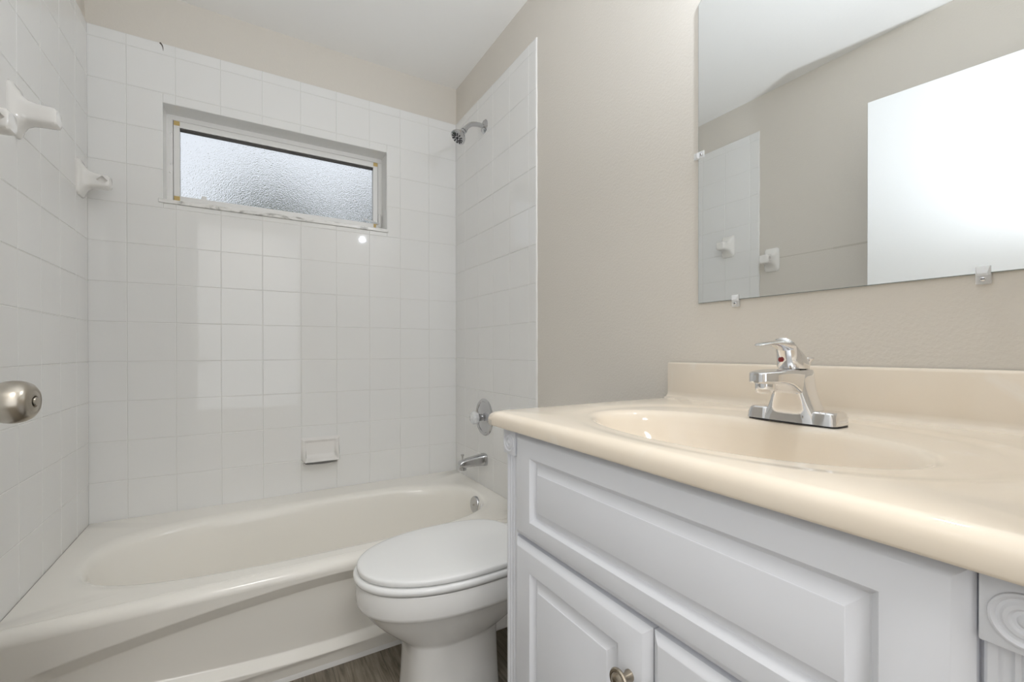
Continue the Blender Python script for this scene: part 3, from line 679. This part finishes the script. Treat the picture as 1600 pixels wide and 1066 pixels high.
# ------------------------------------------------------------------ mirror and its clips
MY0, MY1, MZ0, MZ1 = -1.5248, -2.151, 1.1295, 1.893
mi = thing('wall_mirror', 'large frameless mirror on the wall above the sink', 'mirror', (PW, -1.838, MZ0))
ch = 0.012
poly = [(MY0, MZ0), (MY1, MZ0), (MY1, MZ1 - ch), (MY1 + ch, MZ1), (MY0 - ch, MZ1), (MY0, MZ1 - ch)]
bm = new(); loft(bm, [[(PW - 0.0005, y, z) for y, z in poly], [(0.0006, y, z) for y, z in poly]], True, True); link('glass_edge', bm, M['mirror_edge'], mi, smooth=0)
e_ = 0.0008
bm = new(); bm.faces.new([bm.verts.new((0.0002, y + (e_ if y < -1.8 else -e_), z + (e_ if z < 1.5 else -e_))) for y, z in poly]); link('reflective_face', bm, M['mirror'], mi, smooth=0)
def clip(y, z, ang, label):
    t = thing('mirror_clip', label, 'mirror clip', (PW, y, z), 'clear plastic mirror clips')
    rot = Matrix.Translation((0, y, z)) @ Matrix.Rotation(ang, 4, 'X')
    b2 = new(); box(b2, -0.002, PW, -0.0085, 0.0085, -0.017, 0.0, 0.0012); loft(b2, [[(-0.001, -0.0085, -0.004), (-0.001, 0.0085, -0.004), (-0.001, 0.0085, 0.011), (-0.001, -0.0085, 0.011)], [(-0.0065, -0.0055, -0.001), (-0.0065, 0.0055, -0.001), (-0.003, 0.0075, 0.010), (-0.003, -0.0075, 0.010)]], True, True)
    bm = new(); merge(bm, b2, rot); link('clip_body', bm, M['clear'], t, smooth=30)
    b2 = new(); lathe(b2, (-0.0018, 0, -0.009), (-1, 0, 0), [(0.0034, -0.001), (0.0034, 0.0008), (0.0022, 0.0016), (0, 0.0016)], 16); bm = new(); merge(bm, b2, rot); link('screw', bm, M['chrome'], t)
    b2 = new(); box(b2, -0.0039, -0.0030, -0.0024, 0.0024, -0.0098, -0.0082); bm = new(); merge(bm, b2, rot); link('screw_slot', bm, M['screw'], t, smooth=0)
clip(-1.6252, MZ0, 0, 'clear mirror clip under the mirror, nearest its lower left corner')
clip(-2.0330, MZ0, 0, 'clear mirror clip under the mirror, below the reflected white door')
clip(MY0, 1.5015, -PI / 2, 'clear mirror clip halfway up the left side of the mirror')

# ------------------------------------------------------------------ wall light above the mirror (just over the top of the frame)
vl_ = thing('vanity_light', 'white wall light with one bare bulb directly above the mirror', 'light', (PW, -1.838, 2.0))
bm = new(); lathe(bm, (PW, -1.838, 2.0), (-1, 0, 0), [(0.062, 0), (0.062, 0.012), (0.055, 0.022), (0.024, 0.028), (0, 0.028)], 40); link('backplate', bm, M['trim'], vl_)
M['bulb'] = mat('frosted_bulb', (0.9, 0.9, 0.88), 0.4); bsdf(M['bulb']).inputs['Emission Color'].default_value = (*COOL, 1); bsdf(M['bulb']).inputs['Emission Strength'].default_value = BULB_E
bm = new(); lathe(bm, (-0.020, -1.838, 2.0), (-1, 0, 0), [(0.017, 0), (0.017, 0.050), (0.014, 0.054), (0, 0.054)], 28); sk = link('socket', bm, M['trim'], vl_)
bm = new(); lathe(bm, (-0.073, -1.838, 2.0), (-1, 0, 0), [(0.009, 0), (0.010, 0.008)] + [(0.0180 * math.sin(PI * t / 18), 0.0235 - 0.0180 * math.cos(PI * t / 18)) for t in range(4, 19)], 36); link('bulb', bm, M['bulb'], sk, smooth=80)

# ------------------------------------------------------------------ entry door standing open against the left wall
dr = struct(bpy.data.objects.new('door_1', None)); COL.objects.link(dr)
E_ = Vector((-1.265, -1.40, 0)); H_ = Vector((-1.385, -2.2005, 0)); dv = (H_ - E_).normalized(); nv = Vector((-dv.y, dv.x, 0))
if nv.x < 0: nv = -nv
dr.location = H_
bm = new(); base = [E_, H_, H_ - nv * 0.035, E_ - nv * 0.035]
b2 = new(); loft(b2, [[p_ + Vector((0, 0, 0.012)) for p_ in base], [p_ + Vector((0, 0, 2.052)) for p_ in base]], True, True); bmesh.ops.bevel(b2, geom=list(b2.edges), offset=0.0015, segments=1, affect='EDGES'); merge(bm, b2)
slab = link('door_slab', bm, M['door'], dr, smooth=0)
kp = E_ + dv * 0.062 + Vector((0, 0, 0.9475))
bm = new(); lathe(bm, kp, nv, [(0.032, -0.001), (0.032, 0.003), (0.029, 0.007), (0.018, 0.010), (0.013, 0.013), (0.0115, 0.020), (0.013, 0.026), (0.019, 0.030), (0.0240, 0.034), (0.0258, 0.039), (0.0265, 0.0455), (0.0262, 0.051), (0.0248, 0.0565), (0.0222, 0.0610), (0.0186, 0.0640), (0.0150, 0.0655), (0.0138, 0.0650), (0.0125, 0.0656), (0.0072, 0.0660), (0.0068, 0.0635), (0, 0.0635)], 56)
kn = link('door_knob', bm, M['nickel'], slab, smooth=50, label='satin nickel privacy knob')
bm = new(); lathe(bm, kp, nv, [(0.0056, 0.062), (0.0056, 0.0668), (0.0046, 0.0678), (0, 0.0680)], 24); link('lock_button', bm, M['nickel'], kn)
for z in (0.25, 1.05, 1.85):
    bm = new(); lathe(bm, H_ + nv * 0.004 + Vector((0, 0, z - 0.045)), (0, 0, 1), [(0.006, 0), (0.006, 0.09), (0, 0.091)], 14); link('hinge', bm, M['nickel'], dr)
